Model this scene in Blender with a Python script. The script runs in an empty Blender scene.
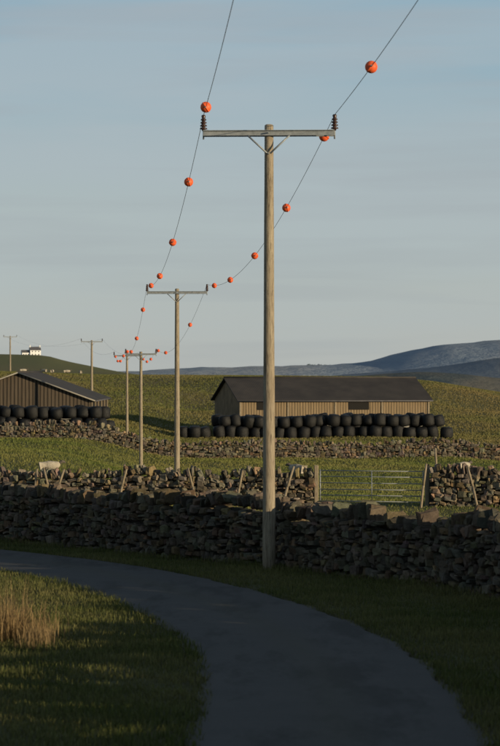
import bpy, bmesh, math, random
import numpy as np
from mathutils import Vector, Matrix
rng=np.random.default_rng(7); random.seed(7)
scene=bpy.context.scene
scene.view_settings.view_transform='Standard'; scene.view_settings.look='None'; scene.view_settings.exposure=0

# ------------------------------------------------------------------ helpers
def link(o): scene.collection.objects.link(o); return o
def sm(a,b,x):
    t=np.clip((np.asarray(x,float)-a)/(b-a),0,1); return t*t*(3-2*t)
def empty(name,loc=(0,0,0)):
    e=bpy.data.objects.new(name,None); e.location=loc; return link(e)
def mesh_np(name,V,F,mat,col=None,smooth=False):
    if not isinstance(F,list): F=[F]
    me=bpy.data.meshes.new(name)
    V=np.asarray(V,np.float32); me.vertices.add(len(V)); me.vertices.foreach_set('co',V.ravel())
    loops=np.concatenate([f.ravel() for f in F]).astype(np.int32)
    tot=np.concatenate([np.full(len(f),f.shape[1]) for f in F]).astype(np.int32)
    st=np.concatenate([[0],np.cumsum(tot)[:-1]]).astype(np.int32)
    me.loops.add(len(loops)); me.loops.foreach_set('vertex_index',loops)
    me.polygons.add(len(tot)); me.polygons.foreach_set('loop_start',st); me.polygons.foreach_set('loop_total',tot)
    me.update(calc_edges=True)
    me.polygons.foreach_set('use_smooth',np.full(len(tot),smooth))
    if col is not None:
        a=me.color_attributes.new('Col','FLOAT_COLOR','POINT')
        c=np.ones((len(V),4),np.float32); c[:,:3]=col; a.data.foreach_set('color',c.ravel())
    me.materials.append(mat)
    o=bpy.data.objects.new(name,me); return link(o)
def bm_obj(name,bm,mats,parent=None,smooth=False):
    me=bpy.data.meshes.new(name); bm.to_mesh(me); bm.free()
    for m in (mats if isinstance(mats,list) else [mats]): me.materials.append(m)
    if smooth:
        for p in me.polygons: p.use_smooth=True
    o=bpy.data.objects.new(name,me); link(o)
    if parent: o.parent=parent
    return o
def box(bm,c,s,rot=None,mi=0,bev=0):
    M=Matrix.Translation(c)@(rot.to_4x4() if rot is not None else Matrix.Identity(4))@Matrix.Diagonal((s[0],s[1],s[2],1))
    r=bmesh.ops.create_cube(bm,size=1,matrix=M)
    fs=set(f for v in r['verts'] for f in v.link_faces)
    for f in fs: f.material_index=mi
    if bev:
        es=list(set(e for v in r['verts'] for e in v.link_edges))
        bmesh.ops.bevel(bm,geom=es,offset=bev,segments=1,affect='EDGES')
def rod(bm,p0,p1,r0,r1=None,n=12,mi=0):
    p0=Vector(p0);p1=Vector(p1); r1=r0 if r1 is None else r1
    d=p1-p0; q=d.to_track_quat('Z','Y').to_matrix()
    a=[];b=[]
    for i in range(n):
        t=2*math.pi*i/n; v=Vector((math.cos(t),math.sin(t),0))
        a.append(bm.verts.new(p0+q@(v*r0))); b.append(bm.verts.new(p1+q@(v*r1)))
    for i in range(n):
        f=bm.faces.new((a[i],a[(i+1)%n],b[(i+1)%n],b[i])); f.material_index=mi; f.smooth=True
    f=bm.faces.new(a[::-1]); f.material_index=mi; f=bm.faces.new(b); f.material_index=mi
def lathe(bm,c,prof,n=16,mi=0,axis=None,smooth=True):
    c=Vector(c); q=(Vector(axis).to_track_quat('Z','Y').to_matrix() if axis is not None else Matrix.Identity(3))
    rings=[]
    for r,z in prof:
        rings.append([bm.verts.new(c+q@Vector((r*math.cos(2*math.pi*i/n),r*math.sin(2*math.pi*i/n),z))) for i in range(n)])
    for A,B in zip(rings,rings[1:]):
        for i in range(n):
            f=bm.faces.new((A[i],A[(i+1)%n],B[(i+1)%n],B[i])); f.material_index=mi; f.smooth=smooth
    f=bm.faces.new(rings[0][::-1]); f.material_index=mi
    f=bm.faces.new(rings[-1]); f.material_index=mi

# ------------------------------------------------------------------ materials
class N:
    def __init__(s,name):
        s.m=bpy.data.materials.new(name); s.m.use_nodes=True; s.t=s.m.node_tree; s.n=s.t.nodes; s.l=s.t.links
        s.b=s.n['Principled BSDF']; s.b.inputs['Roughness'].default_value=.85
        s.b.inputs['Specular IOR Level'].default_value=.25
        s.tc=s.n.new('ShaderNodeTexCoord')
    def noise(s,scale,detail=6,rough=.6,map=None,co='Object'):
        n=s.n.new('ShaderNodeTexNoise'); n.inputs['Scale'].default_value=scale; n.inputs['Detail'].default_value=detail; n.inputs['Roughness'].default_value=rough
        if map:
            mp=s.n.new('ShaderNodeMapping'); mp.inputs['Scale'].default_value=map; s.l.new(s.tc.outputs[co],mp.inputs[0]); s.l.new(mp.outputs[0],n.inputs[0])
        else: s.l.new(s.tc.outputs[co],n.inputs[0])
        return n.outputs['Fac']
    def ramp(s,fac,pts):
        r=s.n.new('ShaderNodeValToRGB'); e=r.color_ramp.elements
        while len(e)<len(pts): e.new(.5)
        for el,(p,c) in zip(e,pts): el.position=p; el.color=(*c,1) if len(c)==3 else c
        s.l.new(fac,r.inputs[0]); return r.outputs[0]
    def mix(s,fac,a,b,mode='MIX'):
        m=s.n.new('ShaderNodeMix'); m.data_type='RGBA'; m.blend_type=mode
        for v,i in ((fac,0),(a,6),(b,7)):
            if isinstance(v,(int,float)): m.inputs[i].default_value=v
            elif isinstance(v,tuple): m.inputs[i].default_value=(*v,1)
            else: s.l.new(v,m.inputs[i])
        return m.outputs[2]
    def attr(s,name='Col'):
        a=s.n.new('ShaderNodeAttribute'); a.attribute_name=name; return a
    def color(s,c): 
        if isinstance(c,tuple): s.b.inputs['Base Color'].default_value=(*c,1)
        else: s.l.new(c,s.b.inputs['Base Color'])
    def bump(s,h,strength=.5,dist=.02):
        b=s.n.new('ShaderNodeBump'); b.inputs['Strength'].default_value=strength; b.inputs['Distance'].default_value=dist
        s.l.new(h,b.inputs['Height']); s.l.new(b.outputs[0],s.b.inputs['Normal'])

def g(v): return (v,v,v)
# ground
k=N('ground_turf')
a=k.attr(); sep=k.n.new('ShaderNodeSeparateColor'); k.l.new(a.outputs['Color'],sep.inputs[0])
n1=k.noise(.35,8,.65); n2=k.noise(4,6,.7); n3=k.noise(.05,4,.6,(1,.35,1))
grass=k.ramp(n1,[(.3,(.06,.08,.02)),(.5,(.11,.125,.032)),(.72,(.18,.155,.055))])
grass=k.mix(.6,grass,k.ramp(n2,[(.3,(.035,.045,.014)),(.7,(.18,.175,.06))]))
moor=k.ramp(n3,[(.32,(.07,.09,.022)),(.46,(.13,.12,.04)),(.6,(.17,.13,.055)),(.75,(.08,.10,.025))])
moor=k.mix(.5,moor,k.ramp(k.noise(.5,8,.75),[(.3,(.04,.042,.014)),(.7,(.20,.17,.07))]))
c=k.mix(sep.outputs[0],grass,moor)
c=k.mix(sep.outputs[1],c,(.07,.055,.035))
k.color(c); k.bump(k.noise(2.2,8,.75),1,.35); M_ground=k.m
# road
k=N('asphalt')
c=k.ramp(k.noise(1.2,8,.7),[(.3,(.036,.033,.031)),(.7,(.070,.063,.057))])
c=k.mix(.5,c,k.ramp(k.noise(60,3,.8),[(.35,g(.025)),(.7,g(.10))]))
st=k.ramp(k.noise(.5,7,.7,(2.2,.5,1)),[(.5,g(0)),(.62,g(1))]); c=k.mix(st,c,(.027,.025,.023))
e=k.attr(); c=k.mix(e.outputs['Fac'],c,(.055,.05,.03)); k.color(c); k.b.inputs['Roughness'].default_value=.8
k.bump(k.noise(40,4,.7),.6,.012); M_road=k.m
# stone
k=N('dry_stone')
a=k.attr(); c=k.mix(.75,a.outputs['Color'],k.ramp(k.noise(9,8,.7),[(.25,g(.25)),(.5,g(.8)),(.75,g(1.5))]),'MULTIPLY')
lich=k.ramp(k.noise(5,6,.65),[(.60,g(0)),(.74,g(.4))]); c=k.mix(lich,c,(.24,.22,.16)); k.color(c)
k.bump(k.noise(22,8,.75),.8,.03); M_stone=k.m
def blade_mat(name):
    k=N(name); a=k.attr(); k.color(a.outputs['Color']); k.b.inputs['Roughness'].default_value=.7
    tr=k.n.new('ShaderNodeBsdfTranslucent'); k.l.new(a.outputs['Color'],tr.inputs[0])
    mx=k.n.new('ShaderNodeMixShader'); mx.inputs[0].default_value=.3
    k.l.new(k.b.outputs[0],mx.inputs[1]); k.l.new(tr.outputs[0],mx.inputs[2]); k.l.new(mx.outputs[0],k.n['Material Output'].inputs[0]); return k.m
M_blade=blade_mat('grass_blades')
k=N('weathered_pole_wood')
c=k.ramp(k.noise(3,8,.7,(6,6,.35)),[(.3,(.17,.13,.085)),(.5,(.30,.25,.18)),(.72,(.39,.34,.25))])
c=k.mix(k.ramp(k.noise(14,4,.7,(5,5,.25)),[(.35,g(1)),(.5,g(0))]),c,(.09,.07,.05)); k.color(c)
k.bump(k.noise(12,6,.7,(6,6,.3)),.6,.02); M_pole=k.m
k=N('old_timber'); c=k.ramp(k.noise(8,6,.7,(3,3,.6)),[(.3,(.14,.11,.07)),(.7,(.33,.27,.19))]); k.color(c); k.bump(k.noise(20,5,.7),.5,.02); M_timber=k.m
k=N('galvanised_steel'); c=k.ramp(k.noise(12,5,.6),[(.3,(.20,.22,.23)),(.7,(.34,.36,.37))]); k.color(c); k.b.inputs['Metallic'].default_value=.3; k.b.inputs['Roughness'].default_value=.6; M_galv=k.m
k=N('brown_glaze'); k.color(k.ramp(k.noise(10),[(.3,(.035,.018,.014)),(.7,(.06,.03,.022))])); k.b.inputs['Roughness'].default_value=.25; k.b.inputs['Specular IOR Level'].default_value=.5; M_ins=k.m
k=N('aluminium_wire'); k.color((.13,.13,.135)); k.b.inputs['Roughness'].default_value=.6; M_wire=k.m
k=N('orange_plastic'); k.color(k.ramp(k.noise(8,5,.6),[(.3,(.70,.10,.03)),(.7,(.82,.14,.045))])); k.b.inputs['Roughness'].default_value=.5; M_orange=k.m
k=N('black_wrap'); k.color(k.ramp(k.noise(3,4,.6),[(.3,g(.006)),(.7,g(.014))])); k.b.inputs['Roughness'].default_value=.5; k.b.inputs['Specular IOR Level'].default_value=.3
k.bump(k.noise(6,6,.7,(1,1,3)),.7,.08); M_bale=k.m
k=N('fibre_cement_roof'); c=k.ramp(k.noise(.5,8,.7),[(.3,(.030,.028,.029)),(.7,(.062,.055,.050))])
w=k.n.new('ShaderNodeTexWave'); w.inputs['Scale'].default_value=1.6; k.l.new(k.tc.outputs['Object'],w.inputs[0]); c=k.mix(.35,c,k.ramp(w.outputs['Fac'],[(0,g(.5)),(1,g(1.2))]),'MULTIPLY'); k.color(c); M_roof=k.m
k=N('barn_boards'); c=k.ramp(k.noise(2,6,.6,(8,8,.3)),[(.3,(.15,.11,.065)),(.7,(.30,.22,.13))])
w=k.n.new('ShaderNodeTexWave'); w.inputs['Scale'].default_value=1.1; w.inputs['Distortion'].default_value=.4; k.l.new(k.tc.outputs['Object'],w.inputs[0])
c=k.mix(.8,c,k.ramp(w.outputs['Fac'],[(.15,g(.25)),(.35,g(1))]),'MULTIPLY'); k.color(c); M_board=k.m
k=N('dark_slatted_boards'); c=k.ramp(k.noise(2,6,.6,(8,8,.3)),[(.3,(.06,.047,.034)),(.7,(.13,.10,.07))])
w=k.n.new('ShaderNodeTexWave'); w.inputs['Scale'].default_value=.9; w.bands_direction='Y'; k.l.new(k.tc.outputs['Object'],w.inputs[0])
c=k.mix(.85,c,k.ramp(w.outputs['Fac'],[(.2,g(.2)),(.4,g(1))]),'MULTIPLY'); k.color(c); M_board2=k.m
k=N('barn_blockwork'); k.color(k.ramp(k.noise(1.5,6,.6),[(.3,(.20,.19,.165)),(.7,(.30,.28,.24))])); M_block=k.m
k=N('painted_dark_void'); k.color((.012,.011,.01)); M_dark=k.m  # near-black colour standing in for the shade of unlit interiors
k=N('white_render'); k.color(k.ramp(k.noise(.8),[(.3,g(.7)),(.7,g(.82))])); M_white=k.m
k=N('slate'); k.color(k.ramp(k.noise(2),[(.3,(.07,.07,.08)),(.7,(.12,.12,.13))])); M_slate=k.m
k=N('wool'); k.color(k.ramp(k.noise(9,5,.7),[(.3,(.30,.26,.20)),(.7,(.5,.45,.36))])); k.bump(k.noise(25,4,.7),1,.04); M_wool=k.m
k=N('sheep_skin'); k.color((.10,.085,.07)); M_skin=k.m
def hill_mat(name,c0,c1,sc,warm=None):  # blue-grey distance haze is painted into the hill base colours
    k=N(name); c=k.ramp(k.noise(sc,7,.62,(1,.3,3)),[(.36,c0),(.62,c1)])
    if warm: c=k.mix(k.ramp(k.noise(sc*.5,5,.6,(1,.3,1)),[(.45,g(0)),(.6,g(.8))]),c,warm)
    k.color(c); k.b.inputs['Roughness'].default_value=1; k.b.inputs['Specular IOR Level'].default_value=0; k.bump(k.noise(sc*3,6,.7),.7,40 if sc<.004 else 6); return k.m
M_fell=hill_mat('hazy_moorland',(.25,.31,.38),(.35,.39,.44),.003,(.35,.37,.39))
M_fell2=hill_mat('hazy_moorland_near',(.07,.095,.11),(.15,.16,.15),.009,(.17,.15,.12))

# ------------------------------------------------------------------ terrain
YS=[-200,-60,-13,0,12,26,40,56,77,95,125,160,190,205,225,260,300]
ZS=[10,7.5,5.3,4.35,3.2,2.32,2.15,2.0,1.72,1.46,.5,-.55,-.95,-1.05,-.88,-.45,-.3]
def h(x,y):
    x=np.asarray(x,float); y=np.asarray(y,float)
    w=np.clip(np.abs(y)*.05,1,8)
    z=sum(np.interp(y+kk*w,YS,ZS) for kk in (-1,-.5,0,.5,1))/5
    z=z+1.45*sm(-6,-15,x)*sm(150,192,y)
    und=.10*np.sin(x*.21+1.3)*np.sin(y*.13)+.06*np.sin(x*.55+y*.31)
    z=z+und*sm(75,110,y)
    z=z-.35*sm(15,25,x)*sm(180,220,y)
    u=x*450/np.maximum(y,300)
    crest=np.interp(u,[-60,-41,-24,0,22,30,41,70],[6.7,6.2,5.6,5.5,5.3,4.5,2.6,0])
    rough=.35*np.sin(x*.16+y*.05)+.25*np.sin(x*.37-y*.09+2)+.2*np.sin(y*.14+x*.05)
    t=sm(285,450,y)
    z=z*(1-t)+(crest)*t+rough*np.sin(np.pi*np.clip((y-290)/160,0,1))
    T=np.interp(x*1500/np.maximum(y,300),[-300,-136,-111,-100,-70,-33,30],[17,15.8,15.2,12.2,6.5,1,-35])
    t2=sm(450,1500,y); z=z*(1-t2)+T*t2
    t3=sm(1550,3500,y); z=z*(1-t3)-80*t3
    return z
def H(x,y): return float(h(x,y))
ROAD=np.array([(2.5,-60),(1.6,-20),(1.2,5),(.95,20),(.87,27.6),(.93,32),(.68,38),(.05,43),(-.85,47.5),(-1.95,51.7),(-3.4,56),(-5.4,60.3),(-8.2,65),(-13,72),(-25,86),(-50,110)],float)
def spline(P,step):
    P=np.asarray(P,float); out=[]
    for i in range(len(P)-1):
        p0=P[max(i-1,0)];p1=P[i];p2=P[i+1];p3=P[min(i+2,len(P)-1)]
        n=max(2,int(np.linalg.norm(p2-p1)/step))
        for j in range(n):
            t=j/n; out.append(.5*((2*p1)+(-p0+p2)*t+(2*p0-5*p1+4*p2-p3)*t*t+(-p0+3*p1-3*p2+p3)*t**3))
    out.append(P[-1]); return np.array(out)
RC=spline(ROAD,.5)
def road_dist(x,y):
    d=np.full(len(x),1e9)
    for i in range(0,len(RC),1): d=np.minimum(d,(x-RC[i,0])**2+(y-RC[i,1])**2)
    return np.sqrt(d)
ys=np.concatenate([np.arange(-60,120,.8),np.arange(120,330,1.5),np.arange(330,480,3),np.arange(480,1600,16),np.geomspace(1600,22000,40)])
us=np.linspace(-1,1,221); us=np.sign(us)*np.abs(us)**1.5
W=60+.55*np.abs(ys)
X=us[None,:]*W[:,None]; Y=np.repeat(ys[:,None],len(us),1)
Z=h(X,Y)
nx=len(us); ny=len(ys)
idx=np.arange(nx*ny).reshape(ny,nx)
F=np.stack([idx[:-1,:-1],idx[:-1,1:],idx[1:,1:],idx[1:,:-1]],-1).reshape(-1,4)
col=np.zeros((nx*ny,3)); col[:,0]=(sm(270,330,Y)*(1-.75*sm(480,900,Y))).ravel()
rd=np.full(nx*ny,99.); near=((Y>-60)&(Y<115)).ravel(); rd[near]=road_dist(X.ravel()[near],Y.ravel()[near]); col[:,1]=.7*np.clip(1-(rd-1.5)/.5,0,1)
Zr=Z.ravel()-.05*np.clip(1-(rd-1.2)/.4,0,1)
mesh_np('ground',np.stack([X.ravel(),Y.ravel(),Zr],1),F,M_ground,col,True)
tan=np.gradient(RC,axis=0); tan/=np.linalg.norm(tan,axis=1)[:,None]; nor=np.stack([-tan[:,1],tan[:,0]],1)
off=np.array([-1.5,-1.35,-1,-.5,0,.5,1,1.35,1.5]); V=[];C=[]
for i,p in enumerate(RC):
    wob=.08*math.sin(i*.9)+.06*math.sin(i*2.3+1)
    for o in off:
        oo=o+(np.sign(o)*wob if abs(o)>1.4 else 0)
        q=p+nor[i]*oo; V.append((q[0],q[1],H(*q)+.03+.02*(1-(o/1.5)**2)-(.03 if abs(o)>1.4 else 0))); C.append([1 if abs(o)>1.4 else (.35 if abs(o)<.2 else 0)]*3)
n=len(off); idx=np.arange(len(V)).reshape(-1,n)
F=np.stack([idx[:-1,:-1],idx[:-1,1:],idx[1:,1:],idx[1:,:-1]],-1).reshape(-1,4)[:,::-1]
mesh_np('road',V,F,M_road,np.array(C),True)

# ------------------------------------------------------------------ distant hills
def hill(name,d,depth,pts,base,mat,amp,nx=260,ny=40,x0=-4000,x1=4500):
    xs=np.linspace(x0,x1,nx); v=np.linspace(0,1,ny)
    px=[p[0] for p in pts]; pz=[p[1] for p in pts]
    sk=sum(np.interp(xs+o,px,pz) for o in (-40,-20,0,20,40))/5 if d>4000 else sum(np.interp(xs+o,px,pz) for o in (-6,0,6))/3
    sk=sk+amp*.25*np.sin(xs*.013)+amp*.15*np.sin(xs*.041+1)+amp*.08*np.sin(xs*.11)
    prof=np.sin(np.clip(v/.6,0,1)*np.pi/2)**1.3*np.where(v>.6,np.cos((v-.6)/.4*np.pi/2),1)
    yy=d-depth*.6+depth*v
    Xg,Yg=np.meshgrid(xs,yy)
    Zg=base+(sk-base)[None,:]*prof[:,None]+amp*.8*np.sin(Xg*.006+Yg*.004)*np.sin(Yg*.007+1)*(1-prof[:,None])
    idx=np.arange(nx*ny).reshape(ny,nx); F=np.stack([idx[:-1,:-1],idx[:-1,1:],idx[1:,1:],idx[1:,:-1]],-1).reshape(-1,4)
    mesh_np(name,np.stack([Xg.ravel(),Yg.ravel(),Zg.ravel()],1),F,mat,None,True)
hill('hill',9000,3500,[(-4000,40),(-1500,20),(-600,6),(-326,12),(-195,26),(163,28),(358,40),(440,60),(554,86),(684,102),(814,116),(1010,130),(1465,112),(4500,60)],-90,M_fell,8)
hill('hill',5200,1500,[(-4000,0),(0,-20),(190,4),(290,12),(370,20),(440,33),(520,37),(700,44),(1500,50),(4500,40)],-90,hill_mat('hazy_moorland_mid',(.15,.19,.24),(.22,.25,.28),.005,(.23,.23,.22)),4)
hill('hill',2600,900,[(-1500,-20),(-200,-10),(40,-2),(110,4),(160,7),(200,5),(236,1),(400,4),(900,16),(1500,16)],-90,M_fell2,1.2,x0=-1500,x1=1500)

# ------------------------------------------------------------------ dry stone walls
bm=bmesh.new(); bmesh.ops.create_cube(bm,size=2); bmesh.ops.bevel(bm,geom=bm.edges[:],offset=.34,segments=1,affect='EDGES'); bm.verts.index_update()
TV=np.array([v.co[:] for v in bm.verts]); T3=np.array([[v.index for v in f.verts] for f in bm.faces if len(f.verts)==3]); T4=np.array([[v.index for v in f.verts] for f in bm.faces if len(f.verts)==4]); bm.free()
def stone_wall(name,path,height,sc=1.,width=.55,base_off=-.1,warm=1.,lmax=.34,copedrop=.1):
    P=np.asarray(path,float); seg=np.linalg.norm(np.diff(P,axis=0),axis=1); S=np.concatenate([[0],np.cumsum(seg)]); L=S[-1]
    def at(s): return np.array([np.interp(s,S,P[:,0]),np.interp(s,S,P[:,1])])
    def fr(s):
        a=at(max(s-.3,0)); b=at(min(s+.3,L)); t=(b-a)/np.linalg.norm(b-a); return at(s),t,np.array([-t[1],t[0]])
    def top(s): return height*(1+.05*math.sin(s*.43)+.035*math.sin(s*1.3+1)+.03*math.sin(s*2.9))
    cen=[];siz=[];ang=[];tilt=[]
    z=0.
    while z<height-.2*1:
        ch=random.uniform(.07,.14)*sc
        for side in (-1,1):
            s=random.uniform(0,.2); ph=random.uniform(0,6)
            while s<L:
                l=random.uniform(.09,lmax)*sc**.8; hh=ch*random.choice((.6,.8,1,1.1,1.35,1.7))*random.uniform(.85,1.15)
                if z+ch*.5<top(s)-.16:
                    p,t,n_=fr(min(s+l/2,L)); bat=width/2*(1.12-.32*z/height)
                    q=p+n_*side*(bat-.11+random.uniform(-.06,.05))
                    cen.append((q[0],q[1],H(*p)+base_off+z+ch/2+.035*math.sin(s*1.7+ph)+random.uniform(-.03,.03))); siz.append((l/2*.97,.14,hh/2)); ang.append(math.atan2(t[1],t[0])+random.gauss(0,.14)); tilt.append(random.gauss(0,.13))
                s+=l
        z+=ch
    s=0
    while s<L:
        l=random.uniform(.06,.15)*sc; hh=random.uniform(.11,.36)*(.7+.3*sc)
        if random.random()<1-copedrop:
            p,t,n_=fr(s); o_=random.uniform(-.1,.1); cen.append((p[0]+n_[0]*o_,p[1]+n_[1]*o_,H(*p)+base_off+top(s)-.16+hh/2)); siz.append((l/2,width*random.uniform(.16,.38),hh/2)); ang.append(math.atan2(t[1],t[0])+random.gauss(0,.3)); tilt.append(random.gauss(.15,.3))
        s+=l*.9
    cen=np.array(cen);siz=np.array(siz);ang=np.array(ang);tilt=np.array(tilt);n=len(cen)
    v=TV[None]*(1+rng.normal(0,.16,(n,len(TV),3)))*siz[:,None,:]
    ct,st=np.cos(tilt)[:,None],np.sin(tilt)[:,None]; x=v[...,0]*ct-v[...,2]*st; zz=v[...,0]*st+v[...,2]*ct
    ca,sa=np.cos(ang)[:,None],np.sin(ang)[:,None]
    V=np.stack([x*ca-v[...,1]*sa,x*sa+v[...,1]*ca,zz],-1)+cen[:,None]
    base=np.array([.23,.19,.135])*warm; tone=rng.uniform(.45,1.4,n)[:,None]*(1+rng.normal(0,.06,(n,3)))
    hue=rng.random(n)[:,None]; colr=base*tone*np.where(hue<.25,[1.15,1.0,.8],np.where(hue>.8,[.85,.9,.95],[1,1,1]))
    C=np.repeat(colr,len(TV),0)
    offs=(np.arange(n)*len(TV))[:,None,None]; F3=(T3[None]+offs).reshape(-1,3); F4=(T4[None]+offs).reshape(-1,4)
    V=V.reshape(-1,3)
    cv=[];b0=len(V); ss=np.arange(0,L,.6); 
    for s in ss:
        p,t,n_=fr(s); zb=H(*p)
        for o,zz_ in ((-width*.33,-.3),(-width*.22,top(s)-.24),(width*.22,top(s)-.24),(width*.33,-.3)): cv.append((p[0]+n_[0]*o,p[1]+n_[1]*o,zb+base_off+zz_))
    i=np.arange(len(ss)-1)[:,None]*4+b0
    CF=np.concatenate([i+np.array([[a,a+4,(a+1)%4+4,(a+1)%4]]) for a in range(4)])
    CE=np.array([[b0,b0+1,b0+2,b0+3],[b0+4*(len(ss)-1)+j for j in (3,2,1,0)]])
    V=np.concatenate([V,np.array(cv)]); C=np.concatenate([C,np.tile([.03,.027,.02],(len(cv),1))])
    return mesh_np(name,V,[F3,np.concatenate([F4,CF,CE])],M_stone,C)
W1=spline([(-60,128),(-30,99),(-14,80),(-6.3,69.3),(-2.2,61.8),(.45,57.5),(4.4,48.6),(5.7,40),(5.4,31),(5.2,18),(5.2,2)],.6)
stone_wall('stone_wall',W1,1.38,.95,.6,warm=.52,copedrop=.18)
stone_wall('stone_wall',[(-45,112),(-16,101),(-8.9,98),(-3,96.3),(2.15,95)],1.22,1.1,.55,warm=.85)
stone_wall('stone_wall',[(6.1,93.6),(12,92),(22,90),(45,88)],1.28,1.1,.55,warm=.8)
stone_wall('stone_wall',[(-60,236),(-20,228),(-12,226),(-4,225),(8,224),(20,222),(60,217)],1.35,1.7,.6,warm=.8)

# ------------------------------------------------------------------ grass
def patch(x,y,f,ph): return .5+.25*(np.sin(x*f+ph)*np.cos(y*f*.8+ph*2)+np.sin((x+y)*f*1.9+ph*3)*np.cos((x-y)*f*1.3+ph))+.12*np.sin(x*f*5+ph)*np.sin(y*f*4.1)
def blades(name,x,y,hgt,wid,cols,lean=.45,zoff=-.01,root=.6):
    n=len(x); z=h(x,y)+zoff
    yaw=rng.uniform(0,2*np.pi,n); dx,dy=np.cos(yaw),np.sin(yaw); la=rng.uniform(0,2*np.pi,n); ll=np.abs(rng.normal(0,lean,n))*hgt
    lx,ly=np.cos(la)*ll,np.sin(la)*ll
    b=np.stack([x,y,z],1); d=np.stack([dx,dy,0*dx],1)*wid[:,None]/2
    m=b+np.stack([lx*.35,ly*.35,hgt*.6],1); t=b+np.stack([lx,ly,hgt*(1-.25*np.clip(ll/hgt,0,1))],1)
    V=np.stack([b-d,b+d,m+d*.75,m-d*.75,t],1).reshape(-1,3); o=(np.arange(n)*5)[:,None]
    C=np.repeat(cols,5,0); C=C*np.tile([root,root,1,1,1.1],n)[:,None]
    return mesh_np(name,V,[o+np.array([[0,1,2,3]]),o+np.array([[3,2,4]])],M_blade,C)
def gcols(n,x,y,green=(.07,.10,.022),straw=(.18,.165,.06),f=.5,bias=0,lo=.6,hi=1.35,sd=.18):
    p=np.clip(patch(x,y,f,1.7)+rng.normal(0,sd,n)+bias,0,1)[:,None]
    return (np.array(green)*(1-p)+np.array(straw)*p)*rng.uniform(lo,hi,n)[:,None]
def wall_dist(x,y,Wp):
    d=np.full(len(x),1e9)
    for p in Wp: d=np.minimum(d,(x-p[0])**2+(y-p[1])**2)
    return np.sqrt(d)
n=430000; y=25+rng.random(n)**1.0*50; x=(rng.random(n)*2-1)*(.1*y+1.2)
r=road_dist(x,y); dens=patch(x,y,1.1,.4)
keep=(r>1.34+.5*rng.random(n)*dens)&(rng.random(n)<.4+.8*dens); x,y=x[keep],y[keep]; n=len(x)
hg=rng.uniform(.04,.12,n)*(.6+.9*patch(x,y,.9,2.2)); hg*=1+1.3*np.clip(1-wall_dist(x,y,W1)/.9,0,1)
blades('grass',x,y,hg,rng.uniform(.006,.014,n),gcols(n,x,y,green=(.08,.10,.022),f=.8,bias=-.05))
n=300000; y=66+(rng.random(n)**.85)*195; x=(rng.random(n)*2-1)*(.1*y+6)
keep=(wall_dist(x,y,W1)>.5)&(rng.random(n)<.6+.7*patch(x,y,.22,.9)); 
side=np.interp(x,W1[::-1,0][::-1],W1[::-1,1][::-1]); keep&=(y>side+.5)
x,y=x[keep],y[keep]; n=len(x); s=y/150
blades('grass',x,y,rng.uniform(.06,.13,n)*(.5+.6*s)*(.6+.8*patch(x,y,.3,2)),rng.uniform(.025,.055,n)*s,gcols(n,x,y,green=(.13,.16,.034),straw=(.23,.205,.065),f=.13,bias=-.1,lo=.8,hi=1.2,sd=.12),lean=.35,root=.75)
n=230000; y=255+(rng.random(n))*235; x=(rng.random(n)*2-1)*(.11*y+4)
keep=rng.random(n)<.5+.8*patch(x,y,.11,.3); x,y=x[keep],y[keep]; n=len(x)
rb=np.clip((x/y*450-20)/25,0,1)*.4
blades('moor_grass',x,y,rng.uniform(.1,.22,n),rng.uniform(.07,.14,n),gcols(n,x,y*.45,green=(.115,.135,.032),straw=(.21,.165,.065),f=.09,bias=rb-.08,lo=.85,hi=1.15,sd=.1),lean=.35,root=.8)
# dry tall grass clump
n=2400
cx=rng.choice(30,n); ccx=-3.72+np.clip(rng.normal(0,.42,30),-1,.75); ccy=39.5+rng.normal(0,.7,30); chh=rng.uniform(.5,1.08,30)*np.clip(1.1-.5*np.abs(ccx+3.3),.5,1)
x=ccx[cx]+rng.normal(0,.12,n); y=ccy[cx]+rng.normal(0,.10,n)
hg=rng.uniform(.4,1.0,n)*chh[cx]
blades('dry_tall_grass',x,y,hg,rng.uniform(.006,.012,n),np.array([.34,.235,.11])*rng.uniform(.45,1.2,n)[:,None],lean=.3,root=.5)

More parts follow.
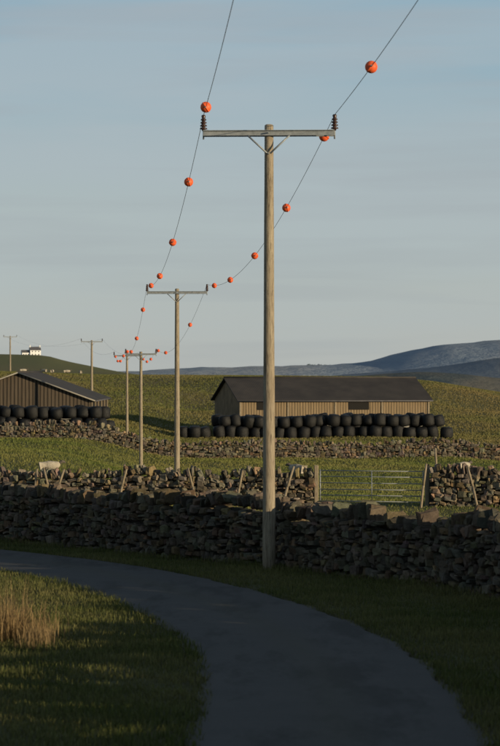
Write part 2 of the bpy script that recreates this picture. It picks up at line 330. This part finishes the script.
# ------------------------------------------------------------------ power poles
def pole(x,y,ztop,arm,rot,r=.12,detail=True):
    zb=H(x,y); e=empty('power_pole',(x,y,zb)); e.rotation_euler=(0,0,rot); L=ztop-zb
    bm=bmesh.new(); segs=9
    prof=[(r*(1.12-.38*i/segs)*(1+.015*math.sin(i*2.1)),-.5+(L+.5)*i/segs) for i in range(segs+1)]
    prof.append((r*.5,L+.02)); lathe(bm,(0,0,0),prof,20); bm_obj('shaft',bm,M_pole,e)
    za=L-.16; bm=bmesh.new()
    for sy in (-1,1):
        yy=sy*(r*.74+.03)
        box(bm,(0,yy,za),(arm*2,.012,.11)); box(bm,(0,yy+sy*.027,za+.049),(arm*2,.042,.012)); box(bm,(0,yy+sy*.027,za-.049),(arm*2,.042,.012))
    for sx in (-1,1): box(bm,(sx*(arm-.06),0,za+.061),(.1,.2,.01))
    bm_obj('crossarm',bm,M_galv,e)
    bm=bmesh.new()
    for sx in (-1,1): rod(bm,(sx*.42,-(r*.74+.08),za-.06),(sx*.03,-(r*.74+.08),za-.42),.018,.018,8)
    rod(bm,(0,-(r*.74+.13),za-.42),(0,r*.74+.08,za-.42),.014,.014,8); rod(bm,(0,-(r*.74+.13),za),(0,r*.74+.13,za),.014,.014,8)
    bm_obj('brace',bm,M_galv,e)
    for sx in (-1,1):
        bm=bmesh.new(); X=sx*arm
        rod(bm,(X,0,za-.12),(X,0,za+.12),.016,.016,8,1)
        prof=[(.03,.05)]
        for i in range(4):
            b=.09+i*.06; prof+=[(.035,b-.01),(.078-.006*i,b),(.074-.006*i,b+.02),(.035,b+.035)]
        prof+=[(.04,.33),(.045,.36),(.03,.38)]
        lathe(bm,(X,0,za),prof,16); bm_obj('insulator',bm,[M_ins,M_galv],e)
    ends=[]
    for sx in (-1,1):
        ends.append(Vector((x+math.cos(rot)*sx*arm,y+math.sin(rot)*sx*arm,zb+za+.37)))
    return ends
P=[pole(3.35,-13,14.0,1.33,-.05),pole(.385,56,11.02,1.33,-.05),pole(-3.3,125,9.8,1.36,-.06,.125),
   pole(-7.5,190,7.45,1.05,-.06,.125),pole(-11.35,255,7.75,1.2,-.08,.125)]
Q=[pole(-18.9,330,9.9,1.25,.1,.15),pole(-46,530,13.1,1.25,.2,.16)]
def wire(name,a,b,sag):
    cu=bpy.data.curves.new(name,'CURVE'); cu.dimensions='3D'; cu.bevel_depth=.006; cu.bevel_resolution=1; sp=cu.splines.new('POLY'); n=40; sp.points.add(n)
    for i in range(n+1):
        t=i/n; p=a.lerp(b,t); p.z-=4*sag*t*(1-t); sp.points[i].co=(*p,1)
    cu.materials.append(M_wire); link(bpy.data.objects.new(name,cu))
bm=bmesh.new(); R=.108
prof=[(R*math.sin(a),-R*math.cos(a)) for a in np.linspace(.12,math.pi/2-.06,9)]
prof+=[(R+.006,-.007),(R+.006,.007)]
prof+=[(R*math.sin(a),-R*math.cos(a)) for a in np.linspace(math.pi/2+.06,math.pi-.12,9)]
lathe(bm,(0,0,0),prof,28)
for s in (-1,1): rod(bm,(0,s*(R-.01),0),(0,s*(R+.06),0),.018,.014,10,1)
ballme=bpy.data.meshes.new('marker_ball'); bm.to_mesh(ballme); bm.free(); ballme.materials.append(M_orange); ballme.materials.append(M_galv)
def ball(a,b,sag,yy):
    t=(yy-a.y)/(b.y-a.y); p=a.lerp(b,t); p.z-=4*sag*t*(1-t)
    o=bpy.data.objects.new('marker_ball',ballme); o.location=p; o.rotation_euler=(random.uniform(-.15,.15),random.uniform(0,3),math.atan2(-(b.x-a.x),b.y-a.y)); link(o)
SAG=[.8,1.1,1.3,.9]
for i in range(4):
    for s in (0,1): wire('overhead_wire',P[i][s],P[i+1][s],SAG[i])
for s in (0,1): wire('overhead_wire',P[4][s],Q[0][s],.9); wire('overhead_wire',Q[0][s],Q[1][s],1.5)
for yy in (54.3,35,20): ball(P[0][0],P[1][0],SAG[0],yy)
for yy in (47.4,30,14): ball(P[0][1],P[1][1],SAG[0],yy)
for yy in (65.6,80.3,98,115): ball(P[1][0],P[2][0],SAG[1],yy)
for yy in (58.6,70.7,85.5,102,116.7): ball(P[1][1],P[2][1],SAG[1],yy)
for yy in (134,150,168,183): ball(P[2][0],P[3][0],SAG[2],yy)
for yy in (141,157,173,186): ball(P[2][1],P[3][1],SAG[2],yy)
for yy in (200,215,230,245): ball(P[3][0],P[4][0],SAG[3],yy)
for yy in (207,222,238): ball(P[3][1],P[4][1],SAG[3],yy)
# ------------------------------------------------------------------ gate and posts
e=empty('field_gate',(2.35,94.8,H(4,94.5)))
bm=bmesh.new(); d=Vector((3.6,-1.1,0)); Lg=d.length; d.normalize()
for i,zz in enumerate((.18,.38,.58,.80,1.02,1.22)): rod(bm,d*.06+Vector((0,0,zz)),d*(Lg-.08)+Vector((0,0,zz)),.017,.017,8)
for s in (.06,Lg-.08): rod(bm,d*s+Vector((0,0,.15)),d*s+Vector((0,0,1.25)),.022,.022,8)
rod(bm,d*Lg*.5+Vector((0,-.03,.18)),d*Lg*.5+Vector((0,-.03,1.22)),.014,.014,8)
bm_obj('bars',bm,M_galv,e)
bm=bmesh.new()
for s in (-.08,Lg+.06): box(bm,d*s+Vector((0,0,.6)),(.15,.15,1.6),bev=.02)
bm_obj('gate_posts',bm,M_timber,e)
def post(px,py,L,lx,ly,r=.05):
    z=H(px,py); bm=bmesh.new(); top=Vector((lx,ly,math.sqrt(max(L*L-lx*lx-ly*ly,.1))))
    rod(bm,(0,0,-.2),top*.5,r*1.05,r,9); rod(bm,top*.5,top,r,r*.85,9)
    bm.to_mesh(me:=bpy.data.meshes.new('fence_post')); bm.free(); me.materials.append(M_timber)
    o=bpy.data.objects.new('fence_post',me); o.location=(px,py,z); link(o)
for a in [(-6.9,96.6,1.35,-.35,.4),(-6.9,96.4,1.3,.4,.3),(-7.6,96.8,1.3,.1,.5),(-1.8,95.2,1.4,-.35,.4),(-.5,95,1.35,.25,.45),(1.05,94,1.55,.45,.5),(-4.6,95.8,1.3,.3,.4),
          (5.7,92.5,1.5,.22,.2),(6.45,94.6,1.95,-.1,.05),(7.6,91.8,1.5,-.35,.45),(10,91,1.4,.2,.4)]: post(*a,r=.045)
# ------------------------------------------------------------------ barns
def barn(name,c,rot,hl,hw,he,hr,board=None):
    board=board or M_board
    z=H(*c) ; e=empty(name,(c[0],c[1],z)); e.rotation_euler=(0,0,rot)
    bm=bmesh.new()
    b=-1.
    lo=he*.42
    for s in (-1,1):
        box(bm,(0,s*hw,(lo+b)/2),(2*hl,.2,lo-b)); box(bm,(s*(hl-.1),0,(lo+b)/2),(.2,2*hw-.2,lo-b))
    bm_obj('block_wall',bm,M_block,e)
    bm=bmesh.new()
    for s in (-1,1): box(bm,(0,s*(hw+.02),(lo+he)/2),(2*hl+.04,.06,he-lo))
    for s in (-1,1):
        X=s*(hl+.02)
        for dx in (-.03,.03):
            vs=[bm.verts.new((X+dx,yy,zz)) for yy,zz in ((-hw,lo),(hw,lo),(hw,he),(0,hr-.05),(-hw,he))]; bm.faces.new(vs if dx*1>0 else vs[::-1])
    bm_obj('board_cladding',bm,board,e)
    bm=bmesh.new(); ov=.4; sl=(hr-he)/hw
    for s in (-1,1):
        A=[(-hl-ov,0,hr),(hl+ov,0,hr),(hl+ov,s*(hw+ov),he-sl*ov),(-hl-ov,s*(hw+ov),he-sl*ov)]
        up=[bm.verts.new((p[0],p[1],p[2]+.1)) for p in A]; dn=[bm.verts.new(p) for p in A]
        bm.faces.new(up); bm.faces.new(dn[::-1])
        for i in range(4): bm.faces.new((up[i],dn[i],dn[(i+1)%4],up[(i+1)%4]))
    bmesh.ops.recalc_face_normals(bm,faces=bm.faces[:])
    rod(bm,(-hl-ov,0,hr+.1),(hl+ov,0,hr+.1),.12,.12,8)
    bm_obj('roof',bm,M_roof,e)
    bm=bmesh.new()
    nb=int(hl*2/5)
    for i in range(nb+1): box(bm,(-hl+i*2*hl/nb,-hw-.09,he/2-.2),(.18,.1,he+.3))
    bm_obj('stanchions',bm,M_timber,e)
    bm=bmesh.new()
    for i,wd in ((0,1.6),(2,2.2)): box(bm,(-hl+(i+.5)*2*hl/nb,-hw-.06,he-.65),(wd,.05,.8))
    bm_obj('dark_opening_panels',bm,M_dark,e)  # solid panels on the boards, interior shade painted on, no hole behind
    bm=bmesh.new()
    for s in (-1,1): rod(bm,(-hl-ov,s*(hw+ov+.06),he-sl*ov),(hl+ov,s*(hw+ov+.06),he-sl*ov),.06,.06,8)
    bm_obj('gutter',bm,M_slate,e)
    return e
barn('barn',(7.4,290),math.radians(13),10,6,3.6,5.75)
e=barn('barn',(-21.9,275),math.radians(90),14,6.9,2.5,5.0,M_board2)
bm=bmesh.new()
for s in (-1,1): rod(bm,(-14.45,0,5.05),(-14.45,s*7.3,2.37),.07,.07,6)
bm_obj('barge_board',bm,M_block,e)
def bales(name,items,r=.6,hh=1.15):
    bm=bmesh.new()
    for x,y,k in items:
        rr=r*random.uniform(.90,1.06); H2=hh*random.uniform(.88,1.08); z=H(x,y)-.05+k*hh*.97
        prof=[(rr*.5,0),(rr*.82,.04),(rr*.97,.22),(rr*1.03,H2*.5),(rr*.96,H2-.22),(rr*.80,H2-.05),(rr*.45,H2)]
        lathe(bm,(x+random.gauss(0,.08),y+random.gauss(0,.15),z),prof,18,0,(random.gauss(0,.12),random.gauss(0,.12),1))
    bm_obj(name,bm,M_bale)
it=[]
x=-6.6
while x<20.4:
    it.append((x,272.5,0)); 
    if -4<x<17.6: it.append((x+.5,273.7,0)); it.append((x,273.9,1))
    if -3.6<x<18.4: it.append((x+.6,272.8,1))
    x+=1.18
bales('silage_bale_stack',it,.63,1.2)
it=[]; x=-30
while x<-13.4:
    it.append((x,252,0)); it.append((x+.5,253.1,0)); it.append((x+.1,253.1,1))
    if x<-14.0: it.append((x+.6,252.3,1))
    x+=1.18
bales('silage_bale_stack',it,.61,1.1)
# ------------------------------------------------------------------ farmhouse on the hill
hx,hy=-116,1490; e=empty('farmhouse',(hx,hy,H(hx,hy)-.3)); e.rotation_euler=(0,0,.25); e.scale=(.72,.72,.72)
def gable_house(e,cx,cy,w,d,he,hr):
    bm=bmesh.new(); P=[(-w/2,-d/2),(w/2,-d/2),(w/2,d/2),(-w/2,d/2)]
    lo=[bm.verts.new((cx+a,cy+b,-1)) for a,b in P]; hi=[bm.verts.new((cx+a,cy+b,he)) for a,b in P]; r=[bm.verts.new((cx-w/2,cy,hr)),bm.verts.new((cx+w/2,cy,hr))]
    bm.faces.new((lo[0],lo[1],hi[1],hi[0])); bm.faces.new((lo[2],lo[3],hi[3],hi[2])); bm.faces.new((lo[1],lo[2],hi[2],r[1],hi[1])); bm.faces.new((lo[3],lo[0],hi[0],r[0],hi[3]))
    bm_obj('walls',bm,M_white,e)
    bm=bmesh.new()
    for s in (-1,1):
        A=[(-w/2-.2,0,hr+.1),(w/2+.2,0,hr+.1),(w/2+.2,s*(d/2+.3),he-.15),(-w/2-.2,s*(d/2+.3),he-.15)]
        A=[bm.verts.new((cx+a,cy+b,c)) for a,b,c in A]; bm.faces.new(A)
    bm_obj('roof',bm,M_slate,e)
    bm=bmesh.new()
    for i in (-1,0,1):
        for zz in (1.3,3.6):
            if zz<he-.5: box(bm,(cx+i*w*.3,cy-d/2-.02,zz),(.7,.08,.9))
    bm_obj('windows',bm,M_dark,e)
gable_house(e,0,0,8,6,4.6,7); gable_house(e,-7,.5,6,5,2.8,4.6)
bm=bmesh.new(); box(bm,(3.7,0,7.4),(.7,1,1.8)); box(bm,(-3.7,0,7.4),(.7,1,1.8)); bm_obj('chimneys',bm,M_white,e)
# ------------------------------------------------------------------ trees
M_leaf=blade_mat('leaves')
def leafcloud(name,cents,rad,n,size,basecol):
    c=np.array(cents)[rng.integers(0,len(cents),n)]; d=rng.normal(0,1,(n,3)); d/=np.linalg.norm(d,axis=1)[:,None]; p=c+d*(rng.random(n)**.45)[:,None]*rad*rng.uniform(.6,1.1,n)[:,None]
    a=rng.normal(0,1,(n,3)); a/=np.linalg.norm(a,axis=1)[:,None]; b=np.cross(a,rng.normal(0,1,(n,3))); b/=np.linalg.norm(b,axis=1)[:,None]
    s=size*rng.uniform(.6,1.3,n)[:,None]; V=np.stack([p-a*s,p+b*s*.6,p+a*s,p-b*s*.6],1).reshape(-1,3)
    return mesh_np(name,V,(np.arange(n)*4)[:,None]+np.array([[0,1,2,3]]),M_leaf,np.repeat(np.array(basecol)*rng.uniform(.8,1.2,n)[:,None],4,0))
def shade_tree(x,y,ht,name='unseen_shade_tree'):
    z=H(x,y); e=empty(name,(x,y,z)); bm=bmesh.new(); tips=[]
    def br(p,d,l,r,k):
        q=p+d*l; rod(bm,p,q,r,r*.65,8)
        if k==0: tips.append(q[:]); return
        for i in range(3):
            nd=(d+Vector((random.gauss(0,.55),random.gauss(0,.55),random.uniform(-.1,.45)))).normalized(); br(q,nd,l*random.uniform(.6,.8),r*.62,k-1)
        tips.append(q[:])
    br(Vector((0,0,-.2)),Vector((.1,0,1)).normalized(),ht*.32,.16*ht/5,3); bm_obj('trunk_and_limbs',bm,M_timber,e)
    o=leafcloud('crown',tips,ht*.13,int(9000),.06*ht/5,(.06,.07,.025)); o.parent=e
shade_tree(11.5,16.5,4.6); shade_tree(15,9,5.2)  # unseen trees right of frame, added to shade the bottom-left verge
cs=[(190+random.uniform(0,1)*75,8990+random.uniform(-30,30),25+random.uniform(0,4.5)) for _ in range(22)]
leafcloud('distant_trees',cs,6,4000,3,(.24,.30,.34))  # leaf colour carries painted distance haze
# ------------------------------------------------------------------ sheep
def make_sheep():
    def skin(vs,es,rs,lvl=2):
        me=bpy.data.meshes.new('s'); me.from_pydata(vs,es,[]); o=link(bpy.data.objects.new('s',me)); bpy.context.view_layer.objects.active=o
        m=o.modifiers.new('k','SKIN'); 
        for i,r in enumerate(rs): me.skin_vertices[0].data[i].radius=r
        me.skin_vertices[0].data[0].use_root=True
        s=o.modifiers.new('u','SUBSURF'); s.levels=lvl; s.render_levels=lvl
        dg=bpy.context.evaluated_depsgraph_get(); out=bpy.data.meshes.new_from_object(o.evaluated_get(dg)); bpy.data.objects.remove(o)
        for p in out.polygons: p.use_smooth=True
        return out
    body=skin([(-.48,0,.62),(-.25,0,.63),(.05,0,.6),(.32,0,.62),(.5,0,.74),(-.58,0,.6)],[(0,1),(1,2),(2,3),(3,4),(0,5)],[(.21,.23),(.25,.27),(.27,.29),(.22,.25),(.12,.14),(.09,.12)])
    head=skin([(.45,0,.72),(.6,0,.84),(.7,0,.82),(.82,0,.75),(.6,.12,.88),(.6,-.12,.88)],[(0,1),(1,2),(2,3),(1,4),(1,5)],[(.08,.1),(.085,.09),(.07,.075),(.042,.045),(.02,.03),(.02,.03)])
    vs=[];es=[];rs=[];
    vs.append((0,0,.55)); rs.append((.1,.1))
    for sx,fr in ((.3,1),(-.38,0)):
        for sy in (-.12,.12):
            b=len(vs)
            if fr: vs+=[(sx,sy,.48),(sx+.02,sy,.27),(sx,sy,.08),(sx+.03,sy,.015)]
            else: vs+=[(sx,sy,.5),(sx+.07,sy,.36),(sx-.06,sy,.25),(sx-.02,sy,.05),(sx+.02,sy,.015)]
            n=len(vs)-b; es.append((0,b)); es+=[(b+i,b+i+1) for i in range(n-1)]
            rs+=[(.07,.07),(.04,.04),(.026,.026),(.03,.02)] if fr else [(.09,.09),(.06,.06),(.034,.034),(.025,.025),(.03,.02)]
    legs=skin(vs,es,rs,1)
    body.materials.append(M_wool); head.materials.append(M_skin); legs.materials.append(M_skin)
    return body,head,legs
SB,SH,SL=make_sheep()
def sheep(x,y,rot,s=1.):
    e=empty('sheep',(x,y,H(x,y))); e.rotation_euler=(0,0,rot); e.scale=(s,s,s)
    for nme,m in (('fleece',SB),('head',SH),('legs',SL)):
        o=bpy.data.objects.new(nme,m); link(o); o.parent=e
sheep(-12.0,167,.2,1.05); sheep(2.95,178,2.3,1.15); sheep(13.9,179,.9,1.1)
for a in [(-36,440,.2),(-33.5,448,2.5),(-31.5,441,1.4),(-29.5,447,.1),(-27.2,443,1.9)]: sheep(*a,.85)

# ------------------------------------------------------------------ light, world, camera
az=math.radians(124); el=math.radians(8.0)
sd=Vector((math.sin(az)*math.cos(el),math.cos(az)*math.cos(el),math.sin(el)))
L=bpy.data.lights.new('sun','SUN'); L.energy=5; L.angle=math.radians(.5); L.color=(1,.81,.53)
o=link(bpy.data.objects.new('sun',L)); o.rotation_euler=sd.to_track_quat('Z','Y').to_euler()
w=bpy.data.worlds.new('World'); scene.world=w; w.use_nodes=True; nt=w.node_tree; bg=nt.nodes['Background']
s=nt.nodes.new('ShaderNodeTexSky'); s.sky_type='NISHITA'; s.sun_disc=False; s.sun_elevation=el; s.sun_rotation=az; s.air_density=.8; s.dust_density=.3; s.ozone_density=3
tc=nt.nodes.new('ShaderNodeTexCoord')
sx=nt.nodes.new('ShaderNodeSeparateXYZ'); nt.links.new(tc.outputs['Generated'],sx.inputs[0])
rm=nt.nodes.new('ShaderNodeValToRGB'); rm.color_ramp.interpolation='EASE'; e=rm.color_ramp.elements
e[0].position=0; e[0].color=(.49,.50,.48,1); e[1].position=1; e[1].color=(.025,.045,.08,1)
for p,c in ((.05,(.46,.51,.51)),(.14,(.29,.45,.54)),(.36,(.08,.14,.21))): q=e.new(p); q.color=(*c,1)
nt.links.new(sx.outputs['Z'],rm.inputs[0])
def cloud(scale,lo,hi,amt):
    mp=nt.nodes.new('ShaderNodeMapping'); mp.inputs['Scale'].default_value=scale; nz=nt.nodes.new('ShaderNodeTexNoise'); nz.inputs['Scale'].default_value=1.3; nz.inputs['Detail'].default_value=6; nz.inputs['Distortion'].default_value=.3
    nt.links.new(tc.outputs['Generated'],mp.inputs[0]); nt.links.new(mp.outputs[0],nz.inputs[0])
    rp=nt.nodes.new('ShaderNodeMapRange'); rp.inputs[1].default_value=lo; rp.inputs[2].default_value=hi; rp.inputs[4].default_value=amt; nt.links.new(nz.outputs['Fac'],rp.inputs[0]); return rp.outputs[0]
def mixc(f,a,c):
    mc=nt.nodes.new('ShaderNodeMix'); mc.data_type='RGBA'; nt.links.new(f,mc.inputs[0]); nt.links.new(a,mc.inputs[6]); mc.inputs[7].default_value=(*c,1); return mc.outputs[2]
cc=mixc(cloud((3.5,3.5,30),.42,.66,.6),rm.outputs[0],(.46,.51,.53))
cc=mixc(cloud((5,5,75),.50,.68,.45),cc,(.40,.43,.45))
sc=nt.nodes.new('ShaderNodeVectorMath'); sc.operation='SCALE'; sc.inputs[3].default_value=10; nt.links.new(cc,sc.inputs[0])
mx=nt.nodes.new('ShaderNodeMix'); mx.data_type='RGBA'; mx.inputs[0].default_value=.82; nt.links.new(s.outputs[0],mx.inputs[6]); nt.links.new(sc.outputs[0],mx.inputs[7])
nt.links.new(mx.outputs[2],bg.inputs[0]); bg.inputs[1].default_value=.1
cam=bpy.data.cameras.new('camera'); cam.sensor_fit='HORIZONTAL'; cam.sensor_width=36; cam.lens=36*2763/500; cam.clip_end=60000; cam.clip_start=.5
cam.dof.use_dof=True; cam.dof.focus_distance=90; cam.dof.aperture_fstop=6.5
co=link(bpy.data.objects.new('camera',cam)); co.location=(0,0,6); co.rotation_euler=(math.radians(90),0,0); scene.camera=co
